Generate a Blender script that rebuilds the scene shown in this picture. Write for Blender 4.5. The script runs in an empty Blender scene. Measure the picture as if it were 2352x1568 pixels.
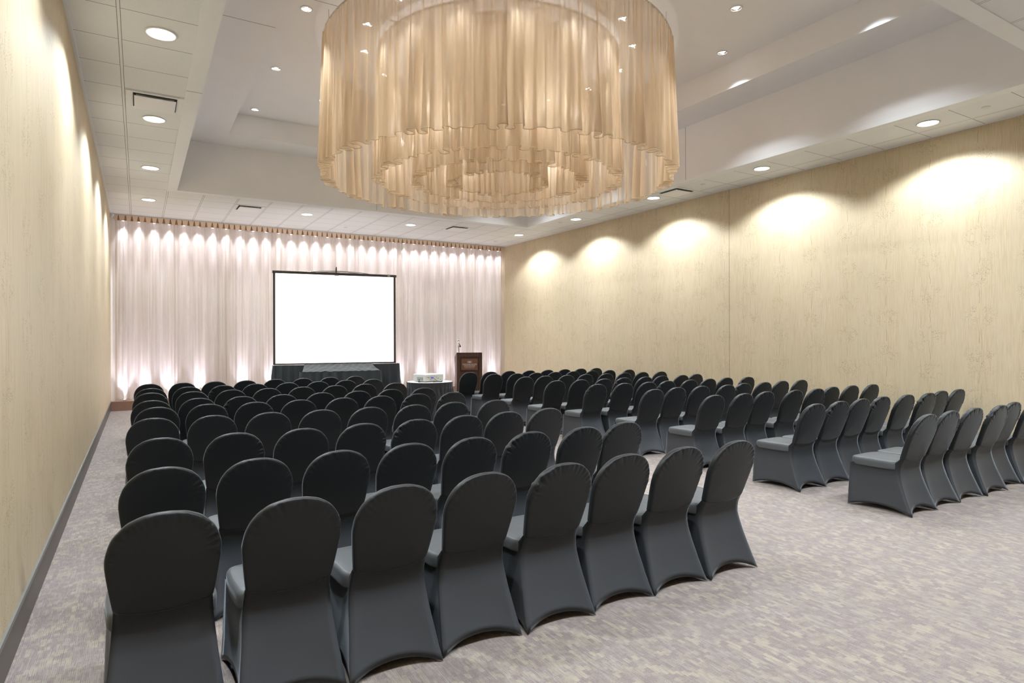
import bpy, bmesh, math, random
from mathutils import Vector, Matrix, noise
random.seed(7)
PI = math.pi
C = bpy.context.scene.collection
sc = bpy.context.scene

# ------------------------------------------------------------------ camera
CAM_H = 1.6275
YAW = 0.54006
ROLL = -0.002864
cam_data = bpy.data.cameras.new('camera')
cam = bpy.data.objects.new('camera', cam_data)
C.objects.link(cam)
cam_data.sensor_width = 36.0
cam_data.lens = 36.0 * 1430.92 / 2352.0
cam_data.shift_y = -5.56 / 2352.0
cam_data.clip_start = 0.02
F = Vector((math.sin(YAW), math.cos(YAW), 0))
R0 = Vector((math.cos(YAW), -math.sin(YAW), 0))
U0 = Vector((0, 0, 1))
Rr = (R0 + U0 * ROLL).normalized()
Uu = (U0 - R0 * ROLL).normalized()
M = Matrix(((Rr.x, Uu.x, -F.x, 0), (Rr.y, Uu.y, -F.y, 0), (Rr.z, Uu.z, -F.z, CAM_H), (0, 0, 0, 1)))
cam.matrix_world = M
sc.camera = cam

# ------------------------------------------------------------------ look
sc.view_settings.view_transform = 'Standard'
sc.view_settings.look = 'None'
sc.view_settings.gamma = 1.0
sc.view_settings.use_curve_mapping = False
sc.view_settings.exposure = 1.06
w = bpy.data.worlds.new('world')
sc.world = w
w.use_nodes = True
w.node_tree.nodes['Background'].inputs[0].default_value = (0.9, 0.95, 1.0, 1)
w.node_tree.nodes['Background'].inputs[1].default_value = 0.0
sc.cycles.transparent_max_bounces = 20
sc.cycles.max_bounces = 6
sc.cycles.diffuse_bounces = 4
sc.cycles.glossy_bounces = 2
sc.cycles.transmission_bounces = 4
sc.cycles.adaptive_threshold = 0.03
sc.cycles.sample_clamp_indirect = 6.0
sc.cycles.caustics_reflective = False
sc.cycles.caustics_refractive = False

# light power (watts) of the lamps, added ones included
P_DOWN = 142.0       # recessed downlights around the room, the added near row too
P_SPOT = 90.0        # small spotlights in the raised ceiling
P_DRAPE = 55.0       # spotlights inside the drape chandelier
P_FILL = 40.0        # fill bulbs added inside the drape chandelier
P_CTOP = 30.0        # strip lights above the sheer curtain
P_CBOT = 50.0        # uplights below the sheer curtain

# ------------------------------------------------------------------ room size
XL, XR, YB, YN = -0.55, 9.886, 17.14, -4.2
ZC, Z1, Z2 = 4.532, 5.52, 5.93
OX0, OX1, OY0, OY1 = 0.65, 8.66, 2.73, 13.65      # opening of the raised ceiling
SX0, SX1, SY0, SY1 = 1.475, 7.92, 3.52, 12.85     # inner step


# ------------------------------------------------------------------ helpers
def tag(o, label=None, cat=None, group=None, kind=None):
    if label: o['label'] = label
    if cat: o['category'] = cat
    if group: o['group'] = group
    if kind: o['kind'] = kind
    return o


def empty(name, loc, rz=0.0):
    o = bpy.data.objects.new(name, None)
    o.empty_display_size = 0.1
    C.objects.link(o)
    o.location = loc
    o.rotation_euler = (0, 0, rz)
    return o


class MB:
    def __init__(s):
        s.v = []; s.f = []; s.m = []

    def add(s, vs, fs, m=0):
        k = len(s.v)
        s.v += [tuple(p) for p in vs]
        for f in fs:
            s.f.append(tuple(i + k for i in f)); s.m.append(m)

    def box(s, x0, x1, y0, y1, z0, z1, m=0):
        s.add([(x0, y0, z0), (x1, y0, z0), (x1, y1, z0), (x0, y1, z0), (x0, y0, z1), (x1, y0, z1), (x1, y1, z1), (x0, y1, z1)],
              [(3, 2, 1, 0), (4, 5, 6, 7), (0, 1, 5, 4), (1, 2, 6, 5), (2, 3, 7, 6), (3, 0, 4, 7)], m)

    def quad(s, a, b, c, d, m=0):
        s.add([a, b, c, d], [(0, 1, 2, 3)], m)

    def rings(s, rings, closed=True, cap0=False, cap1=False, m=0):
        n = len(rings[0]); vs = [p for r in rings for p in r]; fs = []
        for i in range(len(rings) - 1):
            for j in range(n if closed else n - 1):
                a = i * n + j; b = i * n + (j + 1) % n
                fs.append((a, b, b + n, a + n))
        if cap0: fs.append(tuple(range(n))[::-1])
        if cap1: fs.append(tuple((len(rings) - 1) * n + j for j in range(n)))
        s.add(vs, fs, m)

    def lathe(s, prof, cx=0, cy=0, n=32, m=0):
        rings = []
        for r, z in prof:
            rings.append([(cx + r * math.cos(2 * PI * j / n), cy + r * math.sin(2 * PI * j / n), z) for j in range(n)])
        s.rings(rings, True, m=m)

    def tube(s, pts, r, n=6, closed=False, m=0):
        P = [Vector(p) for p in pts]; rings = []; L = len(P)
        for i in range(L):
            if closed: t = P[(i + 1) % L] - P[(i - 1) % L]
            else: t = P[min(i + 1, L - 1)] - P[max(i - 1, 0)]
            t = t.normalized() if t.length > 1e-9 else Vector((0, 0, 1))
            a = Vector((0, 0, 1)) if abs(t.z) < 0.9 else Vector((1, 0, 0))
            e1 = t.cross(a).normalized(); e2 = t.cross(e1)
            rings.append([tuple(P[i] + (e1 * math.cos(2 * PI * j / n) + e2 * math.sin(2 * PI * j / n)) * r) for j in range(n)])
        if closed: rings.append(rings[0])
        s.rings(rings, True, cap0=not closed, cap1=not closed, m=m)

    def build(s, name, mats, parent=None, smooth=False, bevel=0.0, loc=None, data_only=False):
        me = bpy.data.meshes.new(name)
        me.from_pydata(s.v, [], s.f)
        if not isinstance(mats, (list, tuple)): mats = [mats]
        for mm in mats: me.materials.append(mm)
        for p, mi in zip(me.polygons, s.m):
            p.material_index = mi; p.use_smooth = smooth
        bm = bmesh.new(); bm.from_mesh(me)
        bmesh.ops.recalc_face_normals(bm, faces=bm.faces)
        bm.to_mesh(me); bm.free()
        me.update()
        if data_only: return me
        o = bpy.data.objects.new(name, me)
        C.objects.link(o)
        if loc: o.location = loc
        if parent: o.parent = parent
        if bevel > 0:
            md = o.modifiers.new('bevel', 'BEVEL'); md.width = bevel; md.segments = 2; md.limit_method = 'ANGLE'
        return o


def copy_tree(o, parent=None):
    c = o.copy(); C.objects.link(c); c.parent = parent
    for ch in list(o.children): copy_tree(ch, c)
    return c


# ------------------------------------------------------------------ materials
def mat(name):
    m = bpy.data.materials.new(name); m.use_nodes = True
    nt = m.node_tree; nt.nodes.clear()
    out = nt.nodes.new('ShaderNodeOutputMaterial')
    return m, nt, out


class NT:
    """tiny helper for writing node trees"""
    def __init__(s, nt): s.nt = nt

    def n(s, t, **kw):
        nd = s.nt.nodes.new('ShaderNode' + t)
        for k, v in kw.items(): setattr(nd, k, v)
        return nd

    def link(s, a, b): s.nt.links.new(a, b)

    def put(s, inp, v):
        if hasattr(v, 'is_linked') or isinstance(v, bpy.types.NodeSocket): s.link(v, inp)
        else: inp.default_value = v

    def math(s, op, a, b=0.0, c=None, clamp=False):
        nd = s.n('Math', operation=op); nd.use_clamp = clamp
        s.put(nd.inputs[0], a); s.put(nd.inputs[1], b)
        if c is not None: s.put(nd.inputs[2], c)
        return nd.outputs[0]

    def mix(s, f, a, b):
        nd = s.n('Mix', data_type='RGBA')
        s.put(nd.inputs[0], f); s.put(nd.inputs[6], a); s.put(nd.inputs[7], b)
        return nd.outputs[2]

    def mapr(s, v, a, b, c=0.0, d=1.0):
        nd = s.n('MapRange', interpolation_type='SMOOTHSTEP')
        s.put(nd.inputs[0], v)
        for i, x in enumerate((a, b, c, d)): nd.inputs[i + 1].default_value = x
        return nd.outputs[0]

    def noise(s, vec, scale=1.0, detail=3.0, rough=0.5):
        nd = s.n('TexNoise'); s.link(vec, nd.inputs['Vector'])
        nd.inputs['Scale'].default_value = scale; nd.inputs['Detail'].default_value = detail; nd.inputs['Roughness'].default_value = rough
        return nd.outputs['Fac']

    def comb(s, x, y, z):
        nd = s.n('CombineXYZ')
        for i, v in enumerate((x, y, z)): s.put(nd.inputs[i], v)
        return nd.outputs[0]

    def pos(s):
        g = s.n('NewGeometry'); sp = s.n('SeparateXYZ'); s.link(g.outputs['Position'], sp.inputs[0])
        return g.outputs['Position'], sp.outputs

    def objc(s):
        g = s.n('TexCoord'); sp = s.n('SeparateXYZ'); s.link(g.outputs['Object'], sp.inputs[0])
        return g.outputs['Object'], sp.outputs


def pbr(name, col, rough=0.5, metal=0.0, spec=0.5, emis=None, es=0.0, sheen=0.0, bump=0.0, bscale=40.0, var=0.0, vscale=6.0):
    m, nt, out = mat(name); N = NT(nt)
    b = N.n('BsdfPrincipled')
    b.inputs['Base Color'].default_value = (*col, 1)
    b.inputs['Roughness'].default_value = rough
    b.inputs['Metallic'].default_value = metal
    b.inputs['Specular IOR Level'].default_value = spec
    if sheen: b.inputs['Sheen Weight'].default_value = sheen; b.inputs['Sheen Roughness'].default_value = 0.45
    if emis:
        b.inputs['Emission Color'].default_value = (*emis, 1); b.inputs['Emission Strength'].default_value = es
    oc, _ = N.objc()
    if var:
        f = N.noise(oc, vscale, 4.0)
        N.link(N.mix(f, tuple(c * (1 - var) for c in col) + (1,), tuple(min(1, c * (1 + var)) for c in col) + (1,)), b.inputs['Base Color'])
    if bump:
        f = N.noise(oc, bscale, 4.0); bp = N.n('Bump'); bp.inputs['Strength'].default_value = bump; bp.inputs['Distance'].default_value = 0.01
        N.link(f, bp.inputs['Height']); N.link(bp.outputs[0], b.inputs['Normal'])
    N.link(b.outputs[0], out.inputs[0])
    return m


def wallpaper(name, phase):
    m, nt, out = mat(name); N = NT(nt)
    P, (x, y, z) = N.pos()
    # vertical grass-cloth streaks
    st = N.noise(N.comb(x, N.math('MULTIPLY', y, 1.0), N.math('MULTIPLY', z, 0.05)), 90.0, 3.0, 0.6)
    st2 = N.noise(N.comb(x, y, N.math('MULTIPLY', z, 0.12)), 14.0, 4.0, 0.6)
    big = N.noise(P, 1.1, 3.0)
    base = N.mix(N.mapr(st, 0.3, 0.7), (0.545, 0.437, 0.285, 1), (0.66, 0.538, 0.362, 1))
    base = N.mix(N.mapr(st2, 0.35, 0.65, 0.0, 0.5), base, (0.645, 0.54, 0.39, 1))
    base = N.mix(N.mapr(big, 0.35, 0.7, 0.0, 0.35), base, (0.57, 0.495, 0.32, 1))
    # umbel plants in a half-drop repeat
    def plants(sy, sz, oy, oz, dark):
        py = N.math('ADD', N.math('DIVIDE', y, sy), oy + phase)
        cy = N.math('FLOOR', py)
        half = N.math('MULTIPLY', N.math('FLOORED_MODULO', cy, 2.0), 0.5)
        jit = N.n('TexWhiteNoise', noise_dimensions='1D'); N.link(cy, jit.inputs['W'])
        pz = N.math('ADD', N.math('ADD', N.math('DIVIDE', z, sz), half), N.math('ADD', oz, N.math('MULTIPLY', jit.outputs[0], 0.2)))
        cz = N.math('FLOOR', pz)
        ly = N.math('MULTIPLY', N.math('SUBTRACT', N.math('SUBTRACT', py, cy), 0.5), sy)
        lz = N.math('MULTIPLY', N.math('SUBTRACT', N.math('SUBTRACT', pz, cz), 0.5), sz)
        wob = N.math('MULTIPLY', N.math('SUBTRACT', N.noise(P, 5.0, 2.0), 0.5), 0.06)
        lyw = N.math('ADD', ly, wob)
        # head of the plant: flattened disc above the centre
        hz = N.math('SUBTRACT', lz, 0.10)
        r = N.math('SQRT', N.math('ADD', N.math('POWER', N.math('DIVIDE', lyw, 0.24), 2.0), N.math('POWER', N.math('DIVIDE', hz, 0.17), 2.0)))
        head = N.mapr(r, 1.05, 0.55)
        clump = N.mapr(N.noise(P, 13.0, 2.0), 0.44, 0.56)
        vo = N.n('TexVoronoi'); N.link(P, vo.inputs['Vector']); vo.inputs['Scale'].default_value = 80.0
        dots = N.mapr(vo.outputs['Distance'], 0.42, 0.25)
        f = N.math('MULTIPLY', N.math('MULTIPLY', head, clump), dots)
        # stems radiating below the head
        ang = N.math('ARCTAN2', lyw, N.math('ADD', lz, 0.12))
        spokes = N.math('ABSOLUTE', N.math('SUBTRACT', N.math('FRACT', N.math('MULTIPLY', ang, 2.2)), 0.5))
        rr = N.math('SQRT', N.math('ADD', N.math('POWER', lyw, 2.0), N.math('POWER', N.math('ADD', lz, 0.12), 2.0)))
        spoke = N.math('MULTIPLY', N.mapr(N.math('MULTIPLY', spokes, rr), 0.0022, 0.0006), N.math('MULTIPLY', N.mapr(rr, 0.26, 0.16), N.mapr(lz, -0.12, -0.08)))
        stem = N.math('MULTIPLY', N.mapr(N.math('ABSOLUTE', lyw), 0.0045, 0.0015), N.mapr(lz, -0.08, -0.13))
        return N.math('MULTIPLY', N.math('ADD', f, N.math('MULTIPLY', N.math('ADD', spoke, stem), 0.8), clamp=True), dark)
    pat = N.math('MAXIMUM', plants(0.62, 0.55, 0.0, 0.0, 0.85), plants(0.78, 0.74, 0.37, 0.41, 0.5))
    col = N.mix(pat, base, (0.30, 0.225, 0.12, 1))
    b = N.n('BsdfPrincipled'); N.link(col, b.inputs['Base Color'])
    b.inputs['Roughness'].default_value = 0.55
    b.inputs['Specular IOR Level'].default_value = 0.35
    bp = N.n('Bump'); bp.inputs['Strength'].default_value = 0.12; bp.inputs['Distance'].default_value = 0.003
    N.link(st, bp.inputs['Height']); N.link(bp.outputs[0], b.inputs['Normal'])
    N.link(b.outputs[0], out.inputs[0])
    return m


def carpet():
    m, nt, out = mat('woven_carpet'); N = NT(nt)
    P, (x, y, z) = N.pos()
    wobx = N.math('ADD', x, N.math('MULTIPLY', N.math('SUBTRACT', N.noise(P, 4.0, 2.0), 0.5), 0.012))
    def bricks(w_, h_, off, shift):
        br = N.n('TexBrick'); br.offset = off; br.squash = 1.0
        N.link(N.comb(N.math('ADD', y, shift), N.math('ADD', wobx, shift * 0.3), 0.0), br.inputs['Vector'])
        br.inputs['Color1'].default_value = (0, 0, 0, 1); br.inputs['Color2'].default_value = (1, 1, 1, 1)
        br.inputs['Mortar'].default_value = (0.3, 0.3, 0.3, 1)
        br.inputs['Scale'].default_value = 1.0; br.inputs['Mortar Size'].default_value = 0.0006
        br.inputs['Brick Width'].default_value = w_; br.inputs['Row Height'].default_value = h_
        bw = N.n('RGBToBW'); N.link(br.outputs['Color'], bw.inputs[0])
        return bw.outputs[0]
    b1 = bricks(0.048, 0.027, 0.37, 0.0)
    b2 = bricks(0.030, 0.036, 0.5, 3.7)
    b3 = bricks(0.095, 0.009, 0.41, 7.1)
    region = N.mapr(N.noise(P, 8.0, 3.0), 0.34, 0.62, 0.15, 1.0)
    cream = N.math('MULTIPLY', N.mapr(b1, 0.40, 0.75), region)
    cream2 = N.math('MULTIPLY', N.mapr(b2, 0.5, 0.9), 0.45)
    rib = N.math('SINE', N.math('MULTIPLY', wobx, 2 * PI / 0.009))
    ribm = N.noise(N.comb(N.math('MULTIPLY', x, 1.0), N.math('MULTIPLY', y, 0.22), 0.0), 75.0, 2.0)
    ribd = N.math('MULTIPLY', N.mapr(rib, 0.1, 0.95), N.mapr(ribm, 0.42, 0.62))
    big = N.noise(P, 1.3, 3.0)
    fine = N.noise(N.comb(x, N.math('MULTIPLY', y, 0.6), 0.0), 210.0, 2.0)
    fine2 = N.math('SUBTRACT', 1.0, ribd)
    col = N.mix(N.mapr(fine, 0.3, 0.7), (0.230, 0.186, 0.176, 1), (0.312, 0.256, 0.240, 1))
    col = N.mix(N.math('MULTIPLY', cream, 0.75), col, (0.435, 0.375, 0.290, 1))
    col = N.mix(cream2, col, (0.36, 0.312, 0.265, 1))
    col = N.mix(N.math('MULTIPLY', N.mapr(b3, 0.8, 0.92), 0.4), col, (0.40, 0.37, 0.34, 1))
    col = N.mix(N.math('MULTIPLY', ribd, 0.62), col, (0.135, 0.11, 0.112, 1))
    col = N.mix(N.mapr(big, 0.4, 0.65, 0.0, 0.2), col, (0.25, 0.215, 0.215, 1))
    b = N.n('BsdfPrincipled'); N.link(col, b.inputs['Base Color'])
    b.inputs['Roughness'].default_value = 0.95; b.inputs['Specular IOR Level'].default_value = 0.1
    b.inputs['Sheen Weight'].default_value = 0.2
    bp = N.n('Bump'); bp.inputs['Strength'].default_value = 0.3; bp.inputs['Distance'].default_value = 0.003
    N.link(fine2, bp.inputs['Height']); N.link(bp.outputs[0], b.inputs['Normal'])
    N.link(b.outputs[0], out.inputs[0])
    return m


def tile_ceiling():
    m, nt, out = mat('ceiling_tile'); N = NT(nt)
    P, (x, y, z) = N.pos()
    # distance to the nearest grid line in each direction
    def dist(v, off, pitch):
        q = N.math('DIVIDE', N.math('SUBTRACT', v, off), pitch)
        fr = N.math('FRACT', N.math('ADD', q, 100.5))
        return N.math('MULTIPLY', N.math('ABSOLUTE', N.math('SUBTRACT', fr, 0.5)), pitch)
    dx = dist(x, 0.497, 0.6425)
    offy = N.math('ADD', 6.43, N.math('MULTIPLY', N.math('GREATER_THAN', x, 5.0), 0.19))
    dy = dist(y, offy, 0.668)
    bar = N.mapr(dx, 0.0125, 0.0105)
    gap = N.math('MAXIMUM', N.math('MULTIPLY', N.mapr(dx, 0.0175, 0.0155), N.math('SUBTRACT', 1.0, bar)), N.math('MULTIPLY', N.mapr(dy, 0.0045, 0.0025), N.math('SUBTRACT', 1.0, bar)))
    sp = N.noise(P, 130.0, 2.0)
    col = N.mix(N.mapr(sp, 0.3, 0.7), (0.84, 0.85, 0.86, 1), (0.90, 0.91, 0.92, 1))
    col = N.mix(bar, col, (0.88, 0.88, 0.89, 1))
    col = N.mix(gap, col, (0.20, 0.19, 0.18, 1))
    b = N.n('BsdfPrincipled'); N.link(col, b.inputs['Base Color'])
    b.inputs['Roughness'].default_value = 0.8; b.inputs['Specular IOR Level'].default_value = 0.2
    bp = N.n('Bump'); bp.inputs['Strength'].default_value = 0.4; bp.inputs['Distance'].default_value = 0.004
    N.link(N.math('SUBTRACT', N.math('MULTIPLY', sp, 0.2), gap), bp.inputs['Height']); N.link(bp.outputs[0], b.inputs['Normal'])
    N.link(b.outputs[0], out.inputs[0])
    return m


def sheer(name, col, see, back=0.5, streak=60.0, zs=0.03, see_var=0.15, sheenw=0.0, cyl=None):
    """thin woven cloth: part open weave, part light-scattering thread"""
    m, nt, out = mat(name); N = NT(nt)
    oc, (x, y, z) = N.objc()
    if cyl:
        ang = N.math('MULTIPLY', N.math('ARCTAN2', y, x), cyl)
        v = N.comb(ang, N.math('MULTIPLY', z, zs), 0.0)
    else:
        v = N.comb(x, N.math('MULTIPLY', z, zs), 0.0)
    s = N.noise(v, streak, 1.0, 0.6)
    s2 = N.noise(v, streak * 0.13, 0.0, 0.5)
    lw = N.n('LayerWeight'); lw.inputs['Blend'].default_value = 0.5
    # a woven sheet closes up when seen at a grazing angle
    face = N.math('SUBTRACT', 1.0, N.math('MULTIPLY', lw.outputs['Facing'], 0.75))
    t = N.math('MULTIPLY', face, N.math('ADD', see, N.math('ADD', N.math('MULTIPLY', N.math('SUBTRACT', s, 0.5), see_var * 2), N.math('MULTIPLY', N.math('SUBTRACT', s2, 0.5), see_var * 2))), clamp=True)
    c = N.mix(N.mapr(s, 0.3, 0.7), (*[k * 0.88 for k in col], 1), (*[min(1, k * 1.08) for k in col], 1))
    df = N.n('BsdfDiffuse'); tl = N.n('BsdfTranslucent'); tr = N.n('BsdfTransparent')
    N.link(c, df.inputs[0]); N.link(c, tl.inputs[0])
    tr.inputs[0].default_value = (1, 1, 1, 1)
    m1 = N.n('MixShader'); m1.inputs[0].default_value = back
    N.link(df.outputs[0], m1.inputs[1]); N.link(tl.outputs[0], m1.inputs[2])
    last = m1.outputs[0]
    if sheenw:
        gl = N.n('BsdfGlossy'); gl.inputs['Roughness'].default_value = 0.38; gl.inputs[0].default_value = (1.0, 0.93, 0.86, 1)
        mg = N.n('MixShader'); mg.inputs[0].default_value = sheenw
        N.link(last, mg.inputs[1]); N.link(gl.outputs[0], mg.inputs[2]); last = mg.outputs[0]
    m2 = N.n('MixShader'); N.link(t, m2.inputs[0]); N.link(last, m2.inputs[1]); N.link(tr.outputs[0], m2.inputs[2])
    N.link(m2.outputs[0], out.inputs[0])
    return m


def spandex(name, c1, c2, c3=None):
    m, nt, out = mat(name); N = NT(nt)
    oc, _ = N.objc()
    b = N.n('BsdfPrincipled')
    f = N.noise(oc, 260.0, 2.0)
    col = N.mix(f, c1, c2)
    if c3:      # paler below the cushion: stretched thin, and light on the upturned skirt painted in
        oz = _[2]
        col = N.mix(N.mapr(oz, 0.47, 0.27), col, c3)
    N.link(col, b.inputs['Base Color'])
    b.inputs['Roughness'].default_value = 0.47
    b.inputs['Specular IOR Level'].default_value = 0.42
    b.inputs['Sheen Weight'].default_value = 0.28; b.inputs['Sheen Roughness'].default_value = 0.3
    b.inputs['Sheen Tint'].default_value = (0.85, 0.93, 1.0, 1)
    bp = N.n('Bump'); bp.inputs['Strength'].default_value = 0.15; bp.inputs['Distance'].default_value = 0.002
    N.link(f, bp.inputs['Height']); N.link(bp.outputs[0], b.inputs['Normal'])
    N.link(b.outputs[0], out.inputs[0])
    return m


def wood(name, c1, c2):
    m, nt, out = mat(name); N = NT(nt)
    oc, (x, y, z) = N.objc()
    g = N.noise(N.comb(N.math('MULTIPLY', x, 9.0), N.math('MULTIPLY', y, 9.0), N.math('MULTIPLY', z, 0.7)), 5.0, 5.0, 0.6)
    b = N.n('BsdfPrincipled'); N.link(N.mix(N.mapr(g, 0.3, 0.7), (*c1, 1), (*c2, 1)), b.inputs['Base Color'])
    b.inputs['Roughness'].default_value = 0.4
    N.link(b.outputs[0], out.inputs[0])
    return m


M_LWALL = wallpaper('wallpaper_left', 0.21)
M_RWALL = wallpaper('wallpaper_right', 0.0)
M_BWALL = pbr('painted_back_wall', (0.80, 0.76, 0.75), 0.8, spec=0.2, var=0.03)
M_CARPET = carpet()
M_TILE = tile_ceiling()
M_TRIM = pbr('white_ceiling_trim', (0.90, 0.91, 0.92), 0.6, spec=0.3, var=0.02)
M_TRAY = pbr('painted_plaster', (0.89, 0.885, 0.895), 0.85, spec=0.15, var=0.025, vscale=2.0, bump=0.05, bscale=120)
M_BASE = pbr('vinyl_base', (0.095, 0.075, 0.068), 0.38, spec=0.4, var=0.12, vscale=8)
M_BASEBACK = pbr('brown_base', (0.23, 0.13, 0.09), 0.55, spec=0.3, var=0.12, vscale=8)
M_EDGE = pbr('aluminium_edge', (0.26, 0.26, 0.25), 0.4, metal=0.6, var=0.1, vscale=20)
M_SEAM = pbr('panel_seam', (0.26, 0.19, 0.12), 0.7)
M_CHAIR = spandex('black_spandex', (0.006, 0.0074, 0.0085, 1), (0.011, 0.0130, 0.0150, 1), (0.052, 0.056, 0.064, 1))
# the same cloth, paler: light caught by the seat is put into its colour
M_SEAT_LIT = spandex('seat_spandex_lit', (0.070, 0.075, 0.080, 1), (0.095, 0.10, 0.105, 1))
M_CURTAIN = sheer('sheer_curtain_cloth', (0.63, 0.555, 0.485), 0.30, back=0.62, streak=26.0, zs=0.010, see_var=0.34)
M_HEAD = pbr('pleat_tape', (0.78, 0.61, 0.48), 0.8, spec=0.1, var=0.08, vscale=30)
M_PLEAT = pbr('pleat_gap', (0.30, 0.17, 0.09), 0.9, spec=0.1)
M_ORG = [sheer('organza_%d' % i, (0.70, 0.54, 0.36), s, back=0.5, streak=34.0, zs=0.04, see_var=0.24, sheenw=0.06, cyl=r)
         for i, (s, r) in enumerate(((0.52, 2.57), (0.60, 1.8), (0.60, 1.27), (0.60, 0.72)))]
M_HEM = pbr('organza_hem', (0.62, 0.44, 0.24), 0.5, var=0.1)
M_RAIL = pbr('white_rail', (0.6, 0.58, 0.55), 0.4)
M_LAMP = pbr('lit_lens', (1, 1, 1), 0.5, emis=(1.0, 0.985, 0.97), es=9.0)
M_PUCK = pbr('lit_puck', (1, 1, 1), 0.5, emis=(0.97, 0.95, 1.0), es=6.0)
M_FILL = pbr('fill_bulb', (0.8, 0.78, 0.74), 0.6, emis=(1.0, 0.9, 0.75), es=0.35)
M_LRING = pbr('lamp_trim', (0.8, 0.79, 0.77), 0.35)
M_REFL = pbr('spot_reflector', (0.55, 0.53, 0.5), 0.2, metal=0.8)
M_DARK = pbr('dark_slot', (0.03, 0.03, 0.03), 0.7)
M_DIFF = pbr('diffuser_white', (0.90, 0.90, 0.91), 0.45)
M_WHITE = pbr('screen_surface', (0.9, 0.9, 0.9), 0.6, emis=(1, 1, 1), es=1.15)  # even glow stands in for the projector's light on the screen
M_BLACKMET = pbr('black_frame', (0.075, 0.070, 0.065), 0.45, metal=0.3)
M_DRAPE = pbr('black_table_cloth', (0.034, 0.040, 0.044), 0.6, sheen=0.05, spec=0.3, var=0.15, vscale=40)
M_SKIRT = pbr('charcoal_satin_skirt', (0.022, 0.022, 0.027), 0.42, sheen=0.1, spec=0.5, var=0.15, vscale=30)
M_TOP = pbr('white_table_top', (0.62, 0.60, 0.58), 0.5)
M_PROJ = pbr('projector_shell', (0.52, 0.53, 0.53), 0.4, var=0.03)
M_PPAN = pbr('projector_panel', (0.50, 0.50, 0.44), 0.5, var=0.05, vscale=60)
M_GRILL = pbr('projector_grille', (0.25, 0.28, 0.24), 0.6, bump=0.5, bscale=300)
M_BLUE = pbr('blue_plug', (0.12, 0.09, 0.55), 0.4)
M_WOOD = wood('dark_lectern_wood', (0.060, 0.030, 0.020), (0.105, 0.055, 0.035))
M_PLAQ = pbr('bronze_plaque', (0.20, 0.085, 0.055), 0.4, metal=0.2, var=0.1)
M_LET = pbr('plaque_lettering', (0.85, 0.78, 0.74), 0.4)
M_CHROME = pbr('chrome', (0.75, 0.75, 0.75), 0.2, metal=1.0)
M_SENSOR = pbr('white_plastic', (0.75, 0.74, 0.72), 0.4)

# ------------------------------------------------------------------ setting
def struct(name, mb, m, **kw):
    return tag(mb.build(name, m, **kw), kind='structure')

mb = MB(); mb.box(XL - 0.1, XR + 0.1, YN - 0.1, YB + 0.1, -0.1, 0.0); struct('floor', mb, M_CARPET)
mb = MB(); mb.box(XL - 0.12, XL, YN, YB, 0.236, ZC)
wl = struct('wall_left', mb, M_LWALL)
mb = MB(); mb.box(XR, XR + 0.12, YN, YB, 0.0, ZC)
struct('wall_right', mb, M_RWALL)
mb = MB(); mb.box(XL - 0.12, XR + 0.12, YB, YB + 0.12, 0, ZC)
struct('wall_back', mb, M_BWALL)
mb = MB(); mb.box(XL - 0.12, XR + 0.12, YN - 0.12, YN, 0, ZC)
struct('wall_near', mb, M_RWALL)
# perimeter ceiling of lay-in tiles, with the opening of the raised ceiling
T = 0.17
mb = MB()
ax0, ax1, ay0, ay1 = OX0 - T, OX1 + T, OY0 - T, OY1 + T
for (x0, x1, y0, y1) in ((XL, ax0, YN, YB), (ax1, XR, YN, YB), (ax0, ax1, YN, ay0), (ax0, ax1, ay1, YB)):
    mb.box(x0, x1, y0, y1, ZC, ZC + 0.05)
struct('ceiling', mb, M_TILE)
# white border around the opening
mb = MB()
for (x0, x1, y0, y1) in ((ax0, OX0, ay0, ay1), (OX1, ax1, ay0, ay1), (OX0, OX1, ay0, OY0), (OX0, OX1, OY1, ay1)):
    mb.box(x0, x1, y0, y1, ZC - 0.012, ZC + 0.05)
struct('trim_1', mb, M_TRIM)
# raised ceiling: riser, step, second riser, top
def ringwall(mb, x0, x1, y0, y1, z0, z1):
    mb.quad((x0, y0, z0), (x0, y1, z0), (x0, y1, z1), (x0, y0, z1))
    mb.quad((x1, y0, z0), (x1, y1, z0), (x1, y1, z1), (x1, y0, z1))
    mb.quad((x0, y0, z0), (x1, y0, z0), (x1, y0, z1), (x0, y0, z1))
    mb.quad((x0, y1, z0), (x1, y1, z0), (x1, y1, z1), (x0, y1, z1))
mb = MB()
for (x0, x1, y0, y1) in ((OX0 - 0.05, OX0, OY0, OY1), (OX1, OX1 + 0.05, OY0, OY1), (OX0, OX1, OY0 - 0.05, OY0), (OX0, OX1, OY1, OY1 + 0.05)):
    mb.box(x0, x1, y0, y1, ZC + 0.05, Z1)
for (x0, x1, y0, y1) in ((OX0, SX0, OY0, OY1), (SX1, OX1, OY0, OY1), (SX0, SX1, OY0, SY0), (SX0, SX1, SY1, OY1)):
    mb.box(x0, x1, y0, y1, Z1, Z2)
mb.box(SX0, SX1, SY0, SY1, Z2, Z2 + 0.05)
struct('ceiling_tray', mb, M_TRAY)['kind'] = 'structure'
# plaster joints of the raised ceiling
mb = MB()
J = 0.004
mb.box(OX1 - 0.003, OX1 + 0.001, 8.2 - J, 8.2 + J, ZC + 0.02, Z1)
mb.box(4.625 - J, 4.625 + J, OY1 - 0.003, OY1 + 0.001, ZC + 0.02, Z1)
mb.box(OX0, SX0, 8.18 - J, 8.18 + J, Z1 - 0.002, Z1 + 0.001)
mb.box(SX0, 2.5, 8.05 - J, 8.05 + J, Z2 - 0.002, Z2 + 0.001)
mb.box(ax0, OX0, 8.14 - J, 8.14 + J, ZC - 0.014, ZC - 0.01)
struct('trim_2', mb, pbr('joint_line', (0.40, 0.37, 0.36), 0.9))
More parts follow.
